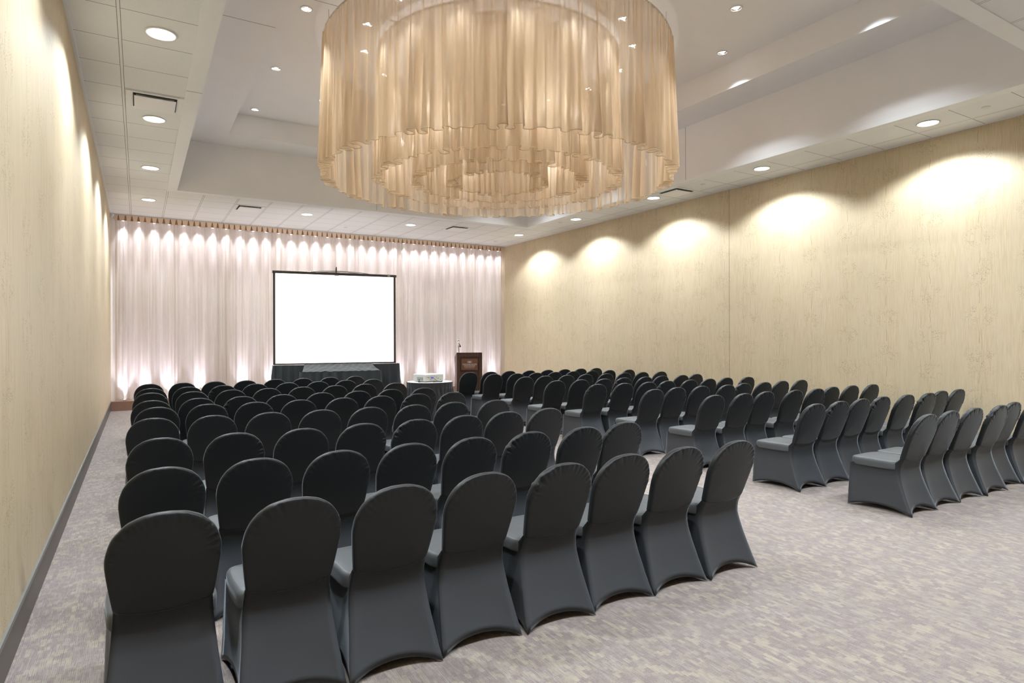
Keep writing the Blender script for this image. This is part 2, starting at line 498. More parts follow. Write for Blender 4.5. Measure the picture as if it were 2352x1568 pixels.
# wall angle strip at the top of the left wall
mb = MB(); mb.box(XL, XL + 0.03, YN, YB - 0.17, ZC - 0.012, ZC)
mb.box(XR - 0.02, XR, YN, YB - 0.17, ZC - 0.006, ZC)
struct('trim_3', mb, M_TRIM)
# base along the left wall, set back under the partition's metal edge
mb = MB(); mb.box(XL - 0.12, XL - 0.001, YN, YB, 0.0, 0.212); struct('baseboard_left', mb, M_BASE)
mb = MB(); mb.box(XL - 0.1, XL + 0.012, YN, YB - 0.20, 0.212, 0.238); struct('trim_4', mb, M_EDGE)
mb = MB(); mb.box(XR - 0.012, XR + 0.01, YN, YB - 0.19, 0.0, 0.15); struct('baseboard_right', mb, M_BASE)
# ledge below the curtain
mb = MB(); mb.box(XL, XR, YB - 0.20, YB, 0, 0.213); struct('baseboard_back', mb, M_BASEBACK)
# joint between wallpaper panels on the right wall
mb = MB()
mb.box(XR - 0.002, XR + 0.01, 8.243 - 0.0035, 8.243 + 0.0035, 0.15, ZC)
struct('trim_5', mb, M_SEAM)

# ------------------------------------------------------------------ ceiling lights
def spot_lamp(name, loc, power, size, blend, radius=0.06, up=False, col=(0.84, 0.93, 1.0), tilt=(0, 0)):
    l = bpy.data.lights.new(name, 'SPOT'); l.energy = power; l.spot_size = math.radians(size); l.spot_blend = blend
    l.shadow_soft_size = radius; l.color = col
    o = bpy.data.objects.new(name, l); C.objects.link(o); o.location = loc
    o.rotation_euler = ((PI if up else 0) + tilt[0], tilt[1], 0)
    return o

ORD = ['first', 'second', 'third', 'fourth', 'fifth', 'sixth', 'seventh', 'eighth', 'ninth', 'tenth']

down = empty('recessed_downlight', (0, 0, 0))
mb = MB(); mb.lathe([(0.118, -0.001), (0.136, -0.001), (0.142, -0.006), (0.136, -0.013), (0.122, -0.013), (0.118, -0.006)], n=40)
mb.build('trim_ring', M_LRING, down, smooth=True)
mb = MB(); mb.lathe([(0.0, -0.006), (0.06, -0.0055), (0.119, -0.004)], n=40)
mb.build('lens', M_LAMP, down, smooth=True)

DL = []
for i, (x, y, v) in enumerate([(0.185, 14.9, 1), (0.18, 12.13, 1), (0.183, 9.43, 1), (0.19, 6.77, 1), (0.19, 4.1, 0), (0.19, 1.45, 0),
                               (3.352, 14.80, 1), (5.922, 14.86, 1), (9.10, 14.79, 1), (9.108, 12.157, 1), (9.114, 9.512, 1), (9.14, 6.93, 1), (9.16, 4.326, 1),
                               (9.14, 1.67, 0), (1.9, 1.3, 0), (3.8, 1.3, 0), (5.7, 1.3, 0), (7.5, 1.3, 0)]):  # closing row across the near strip is unseen, added to light the chairs
    DL.append((x, y, v))
labels_down = {
    0: 'round recessed downlight above left wall, nearest the corner of the curtain',
    1: 'round recessed downlight above left wall, second from the curtain',
    2: 'round recessed downlight close beside the white air diffuser, above left wall',
    3: 'large bright round recessed downlight above left wall, nearest the viewer',
    6: 'round recessed downlight in front of the curtain, between the two far air diffusers, left one',
    7: 'round recessed downlight in front of the curtain, close left of the far right air diffuser',
    8: 'round recessed downlight in the corner where curtain meets the right wall',
    9: 'round recessed downlight above right wall, second from the curtain corner',
    10: 'round recessed downlight just past the drape chandelier edge, beside the square air diffuser',
    11: 'round recessed downlight above right wall, second from the viewer',
    12: 'round recessed downlight above right wall, nearest the viewer at the picture edge'}
for i, (x, y, v) in enumerate(DL):
    if v:
        o = down if i == 0 else copy_tree(down)
        o.location = (x, y, ZC)
        tag(o, labels_down[i], 'ceiling light', 'recessed downlights in the tiled ceiling')
    spot_lamp('downlight_lamp', (x, y, ZC - 0.03), P_DOWN, 138, 0.35, 0.075)

spot = empty('ceiling_spotlight', (0, 0, 0))
mb = MB(); mb.lathe([(0.062, -0.001), (0.078, -0.001), (0.082, -0.005), (0.076, -0.01), (0.064, -0.009), (0.060, -0.002)], n=28)
mb.build('trim_ring', M_LRING, spot, smooth=True)
mb = MB(); mb.lathe([(0.061, -0.003), (0.045, -0.0025), (0.030, -0.002)], n=28)
mb.build('reflector', M_REFL, spot, smooth=True)
mb = MB(); mb.lathe([(0.0, -0.010), (0.020, -0.009), (0.030, -0.003)], n=20)
for a in range(3):
    q = a * 2 * PI / 3 + 0.5
    mb.tube([(0.02 * math.cos(q), 0.02 * math.sin(q), -0.006), (0.062 * math.cos(q), 0.062 * math.sin(q), -0.004)], 0.004, 5)
mb.build('bulb', M_LAMP, spot, smooth=True)
used = False
CX, CY = 4.69, 8.19
spots = [(1.885, 8.318, 'small spotlight in raised ceiling left of the chandelier, nearest the viewer', 1),
         (1.881, 10.394, 'small spotlight in raised ceiling left of the chandelier, middle of three', 1),
         (1.879, 12.44, 'small spotlight in the far left corner of the raised ceiling', 1),
         (2.856, 11.346, 'small spotlight half hidden by the left edge of the chandelier', 1),
         (6.694, 5.457, 'small spotlight in raised ceiling right of the chandelier, nearer the viewer', 1),
         (7.55, 6.412, 'small spotlight in raised ceiling right of the chandelier, nearer the right step', 1),
         (1.885, 6.25, '', 0), (1.885, 4.1, '', 0), (7.55, 4.32, '', 0),
         (7.55, 10.4, '', 0), (7.55, 12.44, '', 0), (4.69, 12.3, '', 0)]
for (x, y, lab, v) in spots:
    if v:
        o = spot if not used else copy_tree(spot); used = True
        o.location = (x, y, Z2)
        tag(o, lab, 'spotlight', 'small spotlights in the raised ceiling')
    spot_lamp('spotlight_lamp', (x, y, Z2 - 0.03), P_SPOT, 100 if x > 5 else 66, 0.7, 0.03)
for k in range(15):
    a = math.radians(-63 + 24 * k)
    x, y = CX + 2.0 * math.cos(a), CY + 2.0 * math.sin(a)
    o = copy_tree(spot); o.location = (x, y, Z2)
    tag(o, 'small spotlight seen dimly through the drape, inside the ceiling chandelier ring', 'spotlight', 'spotlights inside the drape chandelier')
    spot_lamp('chandelier_lamp', (x, y, Z2 - 0.03), P_DRAPE, 100, 1.0, 0.05, col=(0.90, 0.95, 1.0))

# ------------------------------------------------------------------ drape chandelier
ZT, ZB = 5.80, 3.98
chand = empty('drape_chandelier', (CX, CY, ZT))
tag(chand, 'huge round chandelier of pleated beige sheer drapes in concentric tiers below raised ceiling', 'chandelier')

def fold_fn(R, nf, seed):
    rnd = random.Random(seed)
    ph = [rnd.random() * 6.28 for _ in range(6)]
    def f(a, t):
        # t 0 at the rail, 1 at the hem.  irregular folds that open towards the hem
        wob = 0.55 * math.sin(3 * a + ph[0]) + 0.4 * math.sin(7 * a + ph[1]) + 0.25 * math.sin(13 * a + ph[2])
        th = nf * a + 1.6 * wob + 0.7 * math.sin(round(nf * 0.37) * a + ph[3])
        amp = (0.010 + 0.078 * t) * (0.75 + 0.45 * math.sin(round(nf * 0.21) * a + ph[4]))
        fine = 0.008 * (1 - 0.6 * t) * math.sin(round(nf * 2.7) * a + ph[5] + t * 2)
        dr = amp * math.sin(th) + fine
        da = -(0.34 * amp * math.sin(2 * th) * t) / R
        return dr, da
    return f

def tier(R, nf, seed, m, zt, zb, nh=9):
    f = fold_fn(R, nf, seed); n = int(nf * 24)
    rings = []
    for i in range(nh + 1):
        t = i / nh; r = []
        for j in range(n):
            a = 2 * PI * j / n
            dr, da = f(a, t)
            rr = R + dr
            zz = zt + (zb - zt) * t
            if i == nh: zz += 0.008 * math.sin(nf * 0.5 * a + seed)
            r.append((rr * math.cos(a + da), rr * math.sin(a + da), zz))
        rings.append(r)
    mb = MB(); mb.rings(rings, True)
    o = mb.build('drape_tier', m, chand, smooth=True)
    hm = MB(); hm.tube(rings[-1], 0.0036, 4, closed=True)
    hm.build('hem', M_HEM, o, smooth=True)
    rl = MB(); rl.tube([(R * math.cos(2 * PI * j / 96), R * math.sin(2 * PI * j / 96), zt + 0.005) for j in range(96)], 0.012, 6, closed=True)
    rl.build('hanging_rail', M_RAIL, chand, smooth=True)
    return o

for i, (R, nf) in enumerate(((2.55, 78), (1.79, 56), (1.26, 40), (0.71, 23))):
    tier(R, nf, 11 + i, M_ORG[i], 0.0, ZB - ZT)
mb = MB()
for k in range(12):
    a = 2 * PI * k / 12
    for r in (2.55, 1.26):
        mb.tube([(r * math.cos(a), r * math.sin(a), 0.0), (r * math.cos(a), r * math.sin(a), Z2 - ZT)], 0.004, 5)
for k in range(6):
    a = 2 * PI * k / 6 + 0.2
    mb.tube([(0, 0, 0.012), (2.55 * math.cos(a), 2.55 * math.sin(a), 0.012)], 0.010, 5)
mb.build('suspension_frame', M_RAIL, chand)
for k in range(6):      # unseen bulbs added between the tiers to brighten the raised ceiling
    a = 2 * PI * k / 6 + 0.4
    bx, by, bz = 1.52 * math.cos(a), 1.52 * math.sin(a), -1.15
    mb = MB(); mb.lathe([(0.0, -0.05), (0.035, -0.035), (0.05, 0.0), (0.035, 0.035), (0.012, 0.055), (0.012, 0.08), (0.0, 0.08)], n=14)
    o = mb.build('bulb', M_FILL, chand, smooth=True); o.location = (bx, by, bz)
    mb = MB(); mb.tube([(0, 0, 0.08), (0, 0, 1.15)], 0.004, 5); w_ = mb.build('fill_wire', M_RAIL, o)
    l = bpy.data.lights.new('fill_lamp', 'POINT'); l.energy = P_FILL; l.shadow_soft_size = 0.055; l.color = (0.90, 0.95, 1.0)
    lo = bpy.data.objects.new('fill_lamp', l); C.objects.link(lo); lo.location = (CX + bx, CY + by, ZT + bz)


# ------------------------------------------------------------------ sheer curtain on the back wall
YC = YB - 0.165
cur = empty('sheer_curtain', (0, YC, 0))
tag(cur, 'wall-wide floor-length pale pink sheer curtain lit from behind on the far wall', 'curtain')
mb = MB(); nx = 1500; nz = 12
rows = []
rnd = random.Random(3)
pk = [rnd.random() * 6.28 for _ in range(8)]
for i in range(nz + 1):
    t = i / nz; z = 4.40 + (0.235 - 4.40) * t; r = []
    for j in range(nx + 1):
        x = XL + 0.09 + (XR - XL - 0.11) * j / nx
        th = 2 * PI * x / 0.21 + 1.6 * math.sin(x * 2.1 + pk[0]) + 1.3 * math.sin(x * 5.3 + pk[1]) + 0.6 * math.sin(x * 11.7 + pk[4]) + 0.35 * math.sin(2.2 * t + x * 1.7)
        amp = 0.010 + 0.026 * t ** 0.5
        y = amp * (0.7 + 0.4 * math.sin(x * 3.7 + pk[2])) * math.sin(th) + 0.006 * math.sin(th * 2.63 + pk[3])
        r.append((x, y - 0.004, z))
    rows.append(r)
mb.rings(rows, closed=False)
mb.build('curtain_cloth', M_CURTAIN, cur, smooth=True)
# pleated heading: a flat tape with dark wedge-shaped gaps
mb = MB(); mb.box(XL + 0.08, XR - 0.01, -0.034, -0.026, 4.385, ZC - 0.022, 0)
x = XL + 0.16; k = 0
while x < XR - 0.06:
    wb = 0.022 + 0.010 * rnd.random(); wt = 0.006 + 0.006 * rnd.random()
    mb.add([(x - wb, -0.0375, 4.389), (x + wb, -0.0375, 4.389), (x + wt, -0.0375, ZC - 0.026), (x - wt, -0.0375, ZC - 0.026),
            (x, -0.028, 4.389), (x, -0.028, ZC - 0.026)], [(0, 1, 4), (0, 3, 2, 1), (2, 3, 5), (0, 4, 5, 3), (1, 2, 5, 4)], 1)
    x += 0.118 + 0.02 * rnd.random()
mb.build('pleated_heading', [M_HEAD, M_PLEAT], cur)
mb = MB(); mb.box(XL + 0.05, XR - 0.005, -0.04, 0.02, ZC - 0.02, ZC - 0.002)
mb.build('curtain_track', M_RAIL, cur)

# lamps behind the curtain
puck = empty('curtain_downlight', (0, 0, 0))
mb = MB(); mb.lathe([(0.0, 0.0), (0.030, 0.0), (0.034, 0.004), (0.034, 0.03), (0, 0.03)], n=16); mb.build('housing', M_RAIL, puck, smooth=True)
mb = MB(); mb.lathe([(0.0, -0.004), (0.026, -0.003), (0.029, 0.0)], n=16); mb.build('lens', M_PUCK, puck, smooth=True)
k = 0; x = -0.30
while x < XR - 0.1:
    o = puck if k == 0 else copy_tree(puck)
    o.location = (x, YB - 0.085, 4.40)
    tag(o, 'small lamp shining down behind the top of the sheer curtain', 'light', 'row of lamps behind the curtain top')
    spot_lamp('curtain_lamp', (x, YB - 0.085, 4.385), P_CTOP, 60, 1.0, 0.02, col=(0.88, 0.90, 1.0))
    spot_lamp('curtain_beam', (x, YB - 0.085, 4.384), P_CTOP * 2.6, 24, 1.0, 0.02, col=(0.88, 0.90, 1.0))
    x += 0.313; k += 1
mb = MB(); mb.box(XL + 0.05, XR - 0.02, YB - 0.11, YB - 0.06, 4.43, 4.46)
tag(mb.build('lamp_track', M_RAIL), 'white track that holds the lamps behind the curtain top', 'lamp track')
upl = empty('curtain_uplight', (0, 0, 0))
mb = MB(); mb.lathe([(0.0, 0.0), (0.040, 0.0), (0.040, 0.035), (0.034, 0.04)], n=16); mb.build('housing', M_RAIL, upl, smooth=True)
mb = MB(); mb.lathe([(0.034, 0.038), (0.0, 0.042)], n=16); mb.build('lens', M_PUCK, upl, smooth=True)
k = 0
for x in (-0.28, 0.12, 0.62, 1.27, 2.25, 2.95, 3.64, 4.3, 4.95, 5.7, 6.49, 7.1, 7.77, 8.35, 8.95, 9.5):
    o = upl if k == 0 else copy_tree(upl); k += 1
    o.location = (x, YB - 0.085, 0.213)
    tag(o, 'small lamp shining up behind the foot of the sheer curtain', 'light', 'row of lamps behind the curtain foot')
    spot_lamp('curtain_uplamp', (x, YB - 0.085, 0.265), P_CBOT, 60, 1.0, 0.02, up=True, col=(0.82, 0.80, 1.0))
    spot_lamp('curtain_upbeam', (x, YB - 0.085, 0.266), P_CBOT * 1.6, 24, 1.0, 0.02, up=True, col=(0.82, 0.80, 1.0))

# ------------------------------------------------------------------ air diffusers, sprinkler caps
def diffuser(name, x0, x1, y0, y1, label, dark_sides):
    t = empty(name, ((x0 + x1) / 2, (y0 + y1) / 2, ZC))
    tag(t, label, 'air diffuser', 'white air diffusers in the tiled ceiling')
    hx, hy = (x1 - x0) / 2, (y1 - y0) / 2
    mb = MB(); fw = 0.075
    # sloping outer frame
    def fr(zo, zi, a, b):
        r0 = [(-a, -b), (a, -b), (a, b), (-a, b)]
        return [(p[0], p[1], zo) for p in r0]
    mb.rings([fr(-0.003, 0, hx, hy), fr(-0.010, 0, hx - 0.004, hy - 0.004), fr(-0.010, 0, hx - 0.03, hy - 0.03), fr(-0.002, 0, hx - fw, hy - fw)], True)
    mb.build('frame', M_DIFF, t)
    mb = MB(); a, b = hx - fw, hy - fw
    for k, (p, q, r, s) in enumerate(((-a, a, b - 0.03, b), (-a, a, -b, -b + 0.03), (-a, -a + 0.03, -b, b), (a - 0.03, a, -b, b))):
        mb.box(p, q, r, s, -0.0035, -0.0025)
    mb.build('air_slot', M_DARK, t)
    mb = MB(); mb.box(-a + 0.012, a - 0.012, -b + 0.012, b - 0.012, -0.034, -0.026)
    mb.build('face_plate', M_DIFF, t, bevel=0.003)
    return t

diffuser('air_diffuser', -0.125, 0.485, 8.46, 9.10, 'square white air diffuser in the ceiling above the left wall aisle', None)
diffuser('air_diffuser', 1.79, 2.40, 14.46, 15.12, 'white air diffuser in the far ceiling strip, above and left of the screen', None)
diffuser('air_diffuser', 6.86, 7.46, 14.42, 15.05, 'white air diffuser in the far ceiling strip, above the lectern side', None)
diffuser('air_diffuser', 8.84, 9.46, 8.60, 9.22, 'square white air diffuser above right wall beside the chandelier rim', None)
cap = None
for (x, y, lab) in ((9.168, 3.657, 'round sprinkler cap in the ceiling near the right picture edge'),
                    (9.127, 8.208, 'round sprinkler cap in the ceiling right of the square diffuser'),
                    (4.609, 16.05, 'round sprinkler cap in the far ceiling above the screen'),
                    (9.101, 16.12, 'round sprinkler cap in the far ceiling near the curtain corner'),
                    (9.075, 12.765, 'round sprinkler cap between two downlights at the far right')):
    if cap is None:
        mb = MB(); mb.lathe([(0.0, -0.009), (0.045, -0.008), (0.05, -0.005), (0.05, 0.0)], n=24)
        cap = mb.build('sprinkler_cap', M_SENSOR, smooth=True); o = cap
    else:
        o = cap.copy(); C.objects.link(o)
    o.location = (x, y, ZC); tag(o, lab, 'sprinkler', 'sprinkler caps in the tiled ceiling')
mb = MB(); mb.box(-0.03, 0.03, -0.03, 0.03, -0.05, 0.05); mb.tube([(0, -0.03, 0), (0.01, -0.06, -0.02)], 0.018, 10)
tag(mb.build('wall_sensor', M_SENSOR, bevel=0.006, loc=(XL + 0.03, 16.85, 4.46)), 'small white sensor high in the corner of left wall and curtain', 'sensor')

# ------------------------------------------------------------------ covered banquet chairs
def lerp(a, b, t): return a + (b - a) * t

def interp(tab, z):
    if z >= tab[0][0]: return tab[0][1]
    for (z0, v0), (z1, v1) in zip(tab, tab[1:]):
        if z >= z1:
            t = (z0 - z) / (z0 - z1); 
            return lerp(v0, v1, t)
    return tab[-1][1]

BZ0, BZ1, BZC, BW = 0.492, 0.928, 0.715, 0.214
def back_y(z): return 0.125 - (z - 0.45) / 0.478 * 0.165

def backrest_mesh(seed):
    rnd = random.Random(seed)
    pts = []
    nb, ns, ntp = 16, 12, 96
    # outline, counter-clockwise seen from behind: bottom, right side, top, left side
    wb = 0.190
    for j in range(nb):
        s = j / nb; x = lerp(-wb + 0.03, wb - 0.03, s); pts.append((x, BZ0 - 0.022 * (1 - (2 * s - 1) ** 2)))
    for j in range(5):
        a = -PI / 2 + (j / 5) * PI / 2; pts.append((wb - 0.03 + 0.03 * math.cos(a), BZ0 + 0.03 + 0.03 * math.sin(a)))
    for j in range(ns):
        s = j / ns; pts.append((lerp(wb, BW, s ** 0.8), lerp(BZ0 + 0.03, BZC, s)))
    for j in range(ntp):
        a = PI * j / ntp
        ca, sa = math.cos(a), math.sin(a); e = 2 / 2.3
        pts.append((BW * math.copysign(abs(ca) ** e, ca), BZC + (BZ1 - BZC) * abs(sa) ** e))
    for j in range(ns):
        s = j / ns; pts.append((-lerp(BW, wb, s ** 1.2), lerp(BZC, BZ0 + 0.03, s)))
    for j in range(5):
        a = PI + (j / 5) * PI / 2; pts.append((-wb + 0.03 + 0.03 * math.cos(a), BZ0 + 0.03 + 0.03 * math.sin(a)))
    n = len(pts); T = 0.046; cx, cz = 0.0, 0.70
    L = [(0.02, 'b', 0), (0.3, 'b', 0), (0.55, 'b', 0), (0.72, 'b', 0), (0.82, 'b', 0), (0.88, 'b', 0), (0.93, 'b', 0), (0.965, 'b', 0.001), (0.99, 'b', 0.005), (1.0, 'b', 0.013),
         (1.003, 'm', 0), (1.0, 'f', 0.013), (0.99, 'f', 0.005), (0.965, 'f', 0.001), (0.9, 'f', 0), (0.75, 'f', 0), (0.5, 'f', 0), (0.25, 'f', 0), (0.02, 'f', 0)]
    off = rnd.random() * 50; wr = rnd.uniform(0.6, 1.5); side = rnd.choice((-1, 1, 1, 0)); asym = rnd.uniform(-0.012, 0.012)
    rings = []
    for fr, sd, ins in L:
        r = []
        for j, (px, pz) in enumerate(pts):
            x = cx + (px - cx) * fr; z = cz + (pz - cz) * fr
            if sd == 'm': y = 0.0
            else:
                bul = 0.010 * (1 - fr ** 2) if sd == 'b' else 0.020 * (1 - fr ** 3)
                y = -(T / 2 + bul - ins)
                if sd == 'f': y = -y
            # gathers of the cover along the curved top
            if pz > 0.66:
                top = min(1, (pz - 0.66) / 0.08)
                th = math.atan2(pz - 0.66, px)
                g = 1 - 2.4 * abs(noise.noise(Vector((th * 7.5 + off, fr * 2.2, 0)))) - 0.5
                g += 0.7 * noise.noise(Vector((th * 14 + off, fr * 3.5, 3)))
                g2 = noise.noise(Vector((th * 6 + off, 0, 9)))
                loc = 0.6 + 0.9 * max(0, side * px / BW) ** 2 + 0.5 * max(0, noise.noise(Vector((th * 2 + off, 5, 1))))
                band = math.exp(-((fr - 0.94) / (0.11 if fr < 0.94 else 0.04)) ** 2)
                y += (-1 if sd != 'f' else 1) * (0.0064 * wr * g * band * top * loc)
                if fr > 0.9:
                    k = 1 + 0.008 * wr * g2 * top * loc
                    x *= k; z = cz + (z - cz) * k
            else:
                g = noise.noise(Vector((0, pz * 90 + off, px)))
                if 0.86 < fr < 0.97: y -= 0.0014 * g * (1 if sd == 'b' else -1)
            r.append((x + asym * (z - 0.47), y + back_y(z), z))
        rings.append(r)
    mb = MB(); mb.rings(rings, True, cap0=True, cap1=True)
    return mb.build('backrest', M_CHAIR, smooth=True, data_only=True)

REAR_Y = [(0.56, 0.078), (0.52, 0.086), (0.49, 0.098), (0.45, 0.118), (0.40, 0.128), (0.34, 0.120), (0.25, 0.092), (0.12, 0.042), (0.0, -0.012)]
HALF_R = [(0.56, 0.176), (0.50, 0.186), (0.46, 0.188), (0.39, 0.194), (0.25, 0.208), (0.10, 0.226), (0.0, 0.238)]
def skirt_mesh(seed):
    rnd = random.Random(seed)
    S, n1 = 4, 14
    levels = 16; rings = []
    arch = [rnd.uniform(0.045, 0.065), rnd.uniform(0.045, 0.06), rnd.uniform(0.03, 0.05), rnd.uniform(0.045, 0.06)]
    for i in range(levels + 2):
        t = min(i, levels) / levels; r = []
        for sd in range(4):
            for j in range(n1):
                s = j / n1; q = 2 * s - 1
                bow = 1 - abs(q) ** 2.4
                # corner order: rear-left, rear-right, front-right, front-left
                if sd == 0: zt = 0.56
                elif sd == 1: zt = 0.418 + 0.142 * max(0, 1 - s / 0.16) ** 1.0
                elif sd == 2: zt = 0.418
                else: zt = 0.418 + 0.142 * max(0, 1 - (1 - s) / 0.16) ** 1.0
                zb = 0.004 + arch[sd] * (1 - abs(q) ** 2.2)
                z = lerp(zt, zb, t)
                zz = max(z - zb * (1 if t > 0.6 else 0) * 0.0, 0)
                hr = interp(HALF_R, z); yr = interp(REAR_Y, z)
                hf = lerp(0.236, 0.219, min(1, z / 0.42)); yf = lerp(0.588, 0.570, min(1, z / 0.42))
                low = max(0.0, min(1.0, (0.44 - z) / 0.30)); low = low * low * (3 - 2 * low)
                if sd == 0: x = lerp(-hr, hr, s); y = yr + 0.034 * bow * low
                elif sd == 1: x = lerp(hr, hf, s) - 0.026 * bow * low; y = lerp(yr, yf, s)
                elif sd == 2: x = lerp(hf, -hf, s); y = yf - 0.03 * bow * low
                else: x = -lerp(hf, hr, s) + 0.026 * bow * low; y = lerp(yf, yr, s)
                # taut creases near the feet
                if z < 0.16:
                    g = noise.noise(Vector((q * 9 + seed, z * 18, sd * 7)))
                    cr = (abs(q) ** 3) * 0.004 * g
                    if sd in (0, 2): y += cr
                    else: x += cr
                if i > levels:      # turned-under hem
                    x *= 0.965; y = 0.29 + (y - 0.29) * 0.965; z += 0.008
                r.append((x, y, z))
        rings.append(r)
    mb = MB(); mb.rings(rings, True)
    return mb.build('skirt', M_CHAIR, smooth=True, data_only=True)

def seat_mesh(seed):
    rnd = random.Random(seed)
    def outline(f):
        r = []
        for j in range(56):
            a = 2 * PI * j / 56; ca, sa = math.cos(a), math.sin(a); e = 2 / 6.0
            hw = 0.224 if sa > 0 else 0.217
            r.append((f * hw * math.copysign(abs(ca) ** e, ca), 0.360 + f * 0.223 * math.copysign(abs(sa) ** e, sa)))
        return r
    rings = []
    for f, z in ((0.955, 0.400), (0.992, 0.403), (1.0, 0.412), (1.0, 0.445), (0.992, 0.462), (0.965, 0.472), (0.90, 0.478), (0.7, 0.482), (0.35, 0.484), (0.02, 0.484)):
        rings.append([(x, y, z + (0.003 * noise.noise(Vector((x * 12, y * 12, seed))) if f < 0.93 else 0)) for x, y in outline(f)])
    mb = MB(); mb.rings(rings, True, cap1=True)
    return mb.build('seat', M_SEAT_LIT, smooth=True, data_only=True)

BACKS = [backrest_mesh(100 + i) for i in range(9)]
SKIRTS = [skirt_mesh(200 + i) for i in range(6)]
SEATS = [seat_mesh(300 + i) for i in range(3)]

LEFT = [
[(0.094, 2.946), (0.596, 2.9), (1.078, 2.885), (1.564, 2.912), (2.065, 2.898), (2.547, 2.924), (3.029, 2.919), (3.528, 2.907)],
[(0.117, 3.966), (0.599, 3.972), (1.088, 3.975), (1.57, 3.993), (2.052, 3.996), (2.545, 4.006), (3.045, 3.996), (3.527, 4.056)],
[(0.131, 5.159), (0.627, 5.14), (1.116, 5.111), (1.612, 5.142), (2.094, 5.152), (2.576, 5.188), (3.058, 5.229), (3.558, 5.265)],
[(0.112, 6.498), (0.594, 6.434), (1.082, 6.407), (1.569, 6.361), (2.052, 6.337), (2.539, 6.309), (3.021, 6.342), (3.541, 6.302)],
[(0.166, 7.527), (0.648, 7.593), (1.13, 7.559), (1.612, 7.548), (2.107, 7.522), (2.589, 7.523), (3.092, 7.557), (3.574, 7.518)],
[(0.132, 8.391), (0.614, 8.419), (1.096, 8.388), (1.578, 8.394), (2.071, 8.405), (2.564, 8.407), (3.046, 8.438), (3.54, 8.419)],
[(0.14, 9.611), (0.636, 9.548), (1.118, 9.576), (1.6, 9.575), (2.088, 9.581), (2.578, 9.594), (3.06, 9.644), (3.558, 9.618)],
[(0.152, 10.488), (0.64, 10.537), (1.122, 10.566), (1.604, 10.658), (2.088, 10.633), (2.586, 10.673), (3.07, 10.728), (3.558, 10.75)],
[(0.146, 11.569), (0.628, 11.592), (1.11, 11.655), (1.596, 11.64), (2.078, 11.68), (2.56, 11.685), (3.059, 11.738), (3.562, 11.806)]]
RIGHT = [
[(6.22, 2.976), (6.702, 3.001), (7.184, 3.001), (7.696, 2.977), (8.178, 3.041), (8.66, 3.011)],
[(6.215, 4.08), (6.702, 4.106), (7.184, 4.138), (7.666, 4.163), (8.17, 4.136), (8.652, 4.115), (9.134, 4.189), (9.616, 4.195)],
[(6.129, 5.368), (6.626, 5.324), (7.108, 5.364), (7.626, 5.298), (8.108, 5.29), (8.59, 5.366), (9.072, 5.359), (9.554, 5.328)],
[(6.14, 6.434), (6.649, 6.502), (7.15, 6.501), (7.647, 6.446), (8.129, 6.533), (8.611, 6.519), (9.093, 6.546), (9.575, 6.526)],
[(6.093, 7.624), (6.597, 7.574), (7.079, 7.546), (7.561, 7.601), (8.065, 7.575), (8.547, 7.591), (9.029, 7.628), (9.516, 7.553)],
[(6.035, 8.639), (6.535, 8.624), (7.017, 8.587), (7.515, 8.639), (8.006, 8.608), (8.488, 8.677), (8.97, 8.626), (9.452, 8.717)],
[(6.15, 9.809), (6.632, 9.872), (7.122, 9.839), (7.604, 9.868), (8.115, 9.855), (8.597, 9.852), (9.079, 9.849), (9.562, 9.802)],
[(6.134, 10.955), (6.63, 10.886), (7.112, 10.908), (7.596, 10.915), (8.078, 10.93), (8.582, 10.905), (9.064, 10.9), (9.562, 10.813)],
[(6.015, 11.813), (6.51, 11.79), (7.001, 11.828), (7.484, 11.755), (7.979, 11.763), (8.463, 11.77), (8.945, 11.802), (9.429, 11.831)]]

def chair_label(block, r, c, n):
    row = 'nearest row' if r == 0 else ('farthest row' if r == 8 else ORD[r] + ' nearest row')
    if block == 'left':
        col = 'leftmost' if c == 0 else ('rightmost, beside the aisle' if c == n - 1 else ORD[c] + ' from left')
    else:
        col = 'leftmost, beside the aisle' if c == 0 else (('rightmost, beside the wall' if r else 'rightmost in view') if c == n - 1 else ORD[c] + ' from left')
    return 'black covered chair, %s, %s of the %s seating block' % (col, row, block)

proto = None
rnd = random.Random(5)
for block, rows_ in (('left', LEFT), ('right', RIGHT)):
    for r, row in enumerate(rows_):
        for c, (x, y) in enumerate(row):
            if proto is None:
                o = empty('banquet_chair', (0, 0, 0))
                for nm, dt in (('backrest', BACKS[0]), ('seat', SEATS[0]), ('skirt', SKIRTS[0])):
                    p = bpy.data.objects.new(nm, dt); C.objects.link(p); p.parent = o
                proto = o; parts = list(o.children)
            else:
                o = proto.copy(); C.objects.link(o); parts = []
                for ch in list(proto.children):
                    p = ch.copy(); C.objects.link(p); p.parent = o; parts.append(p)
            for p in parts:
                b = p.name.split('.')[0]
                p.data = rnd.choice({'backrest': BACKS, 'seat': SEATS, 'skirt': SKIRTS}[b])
            o.location = (x, y, 0)
            o.rotation_euler = (0, 0, math.radians(rnd.uniform(-0.6, 0.6)))
            tag(o, chair_label(block, r, c, len(row)), 'chair', 'black covered chairs of the %s seating block' % block)

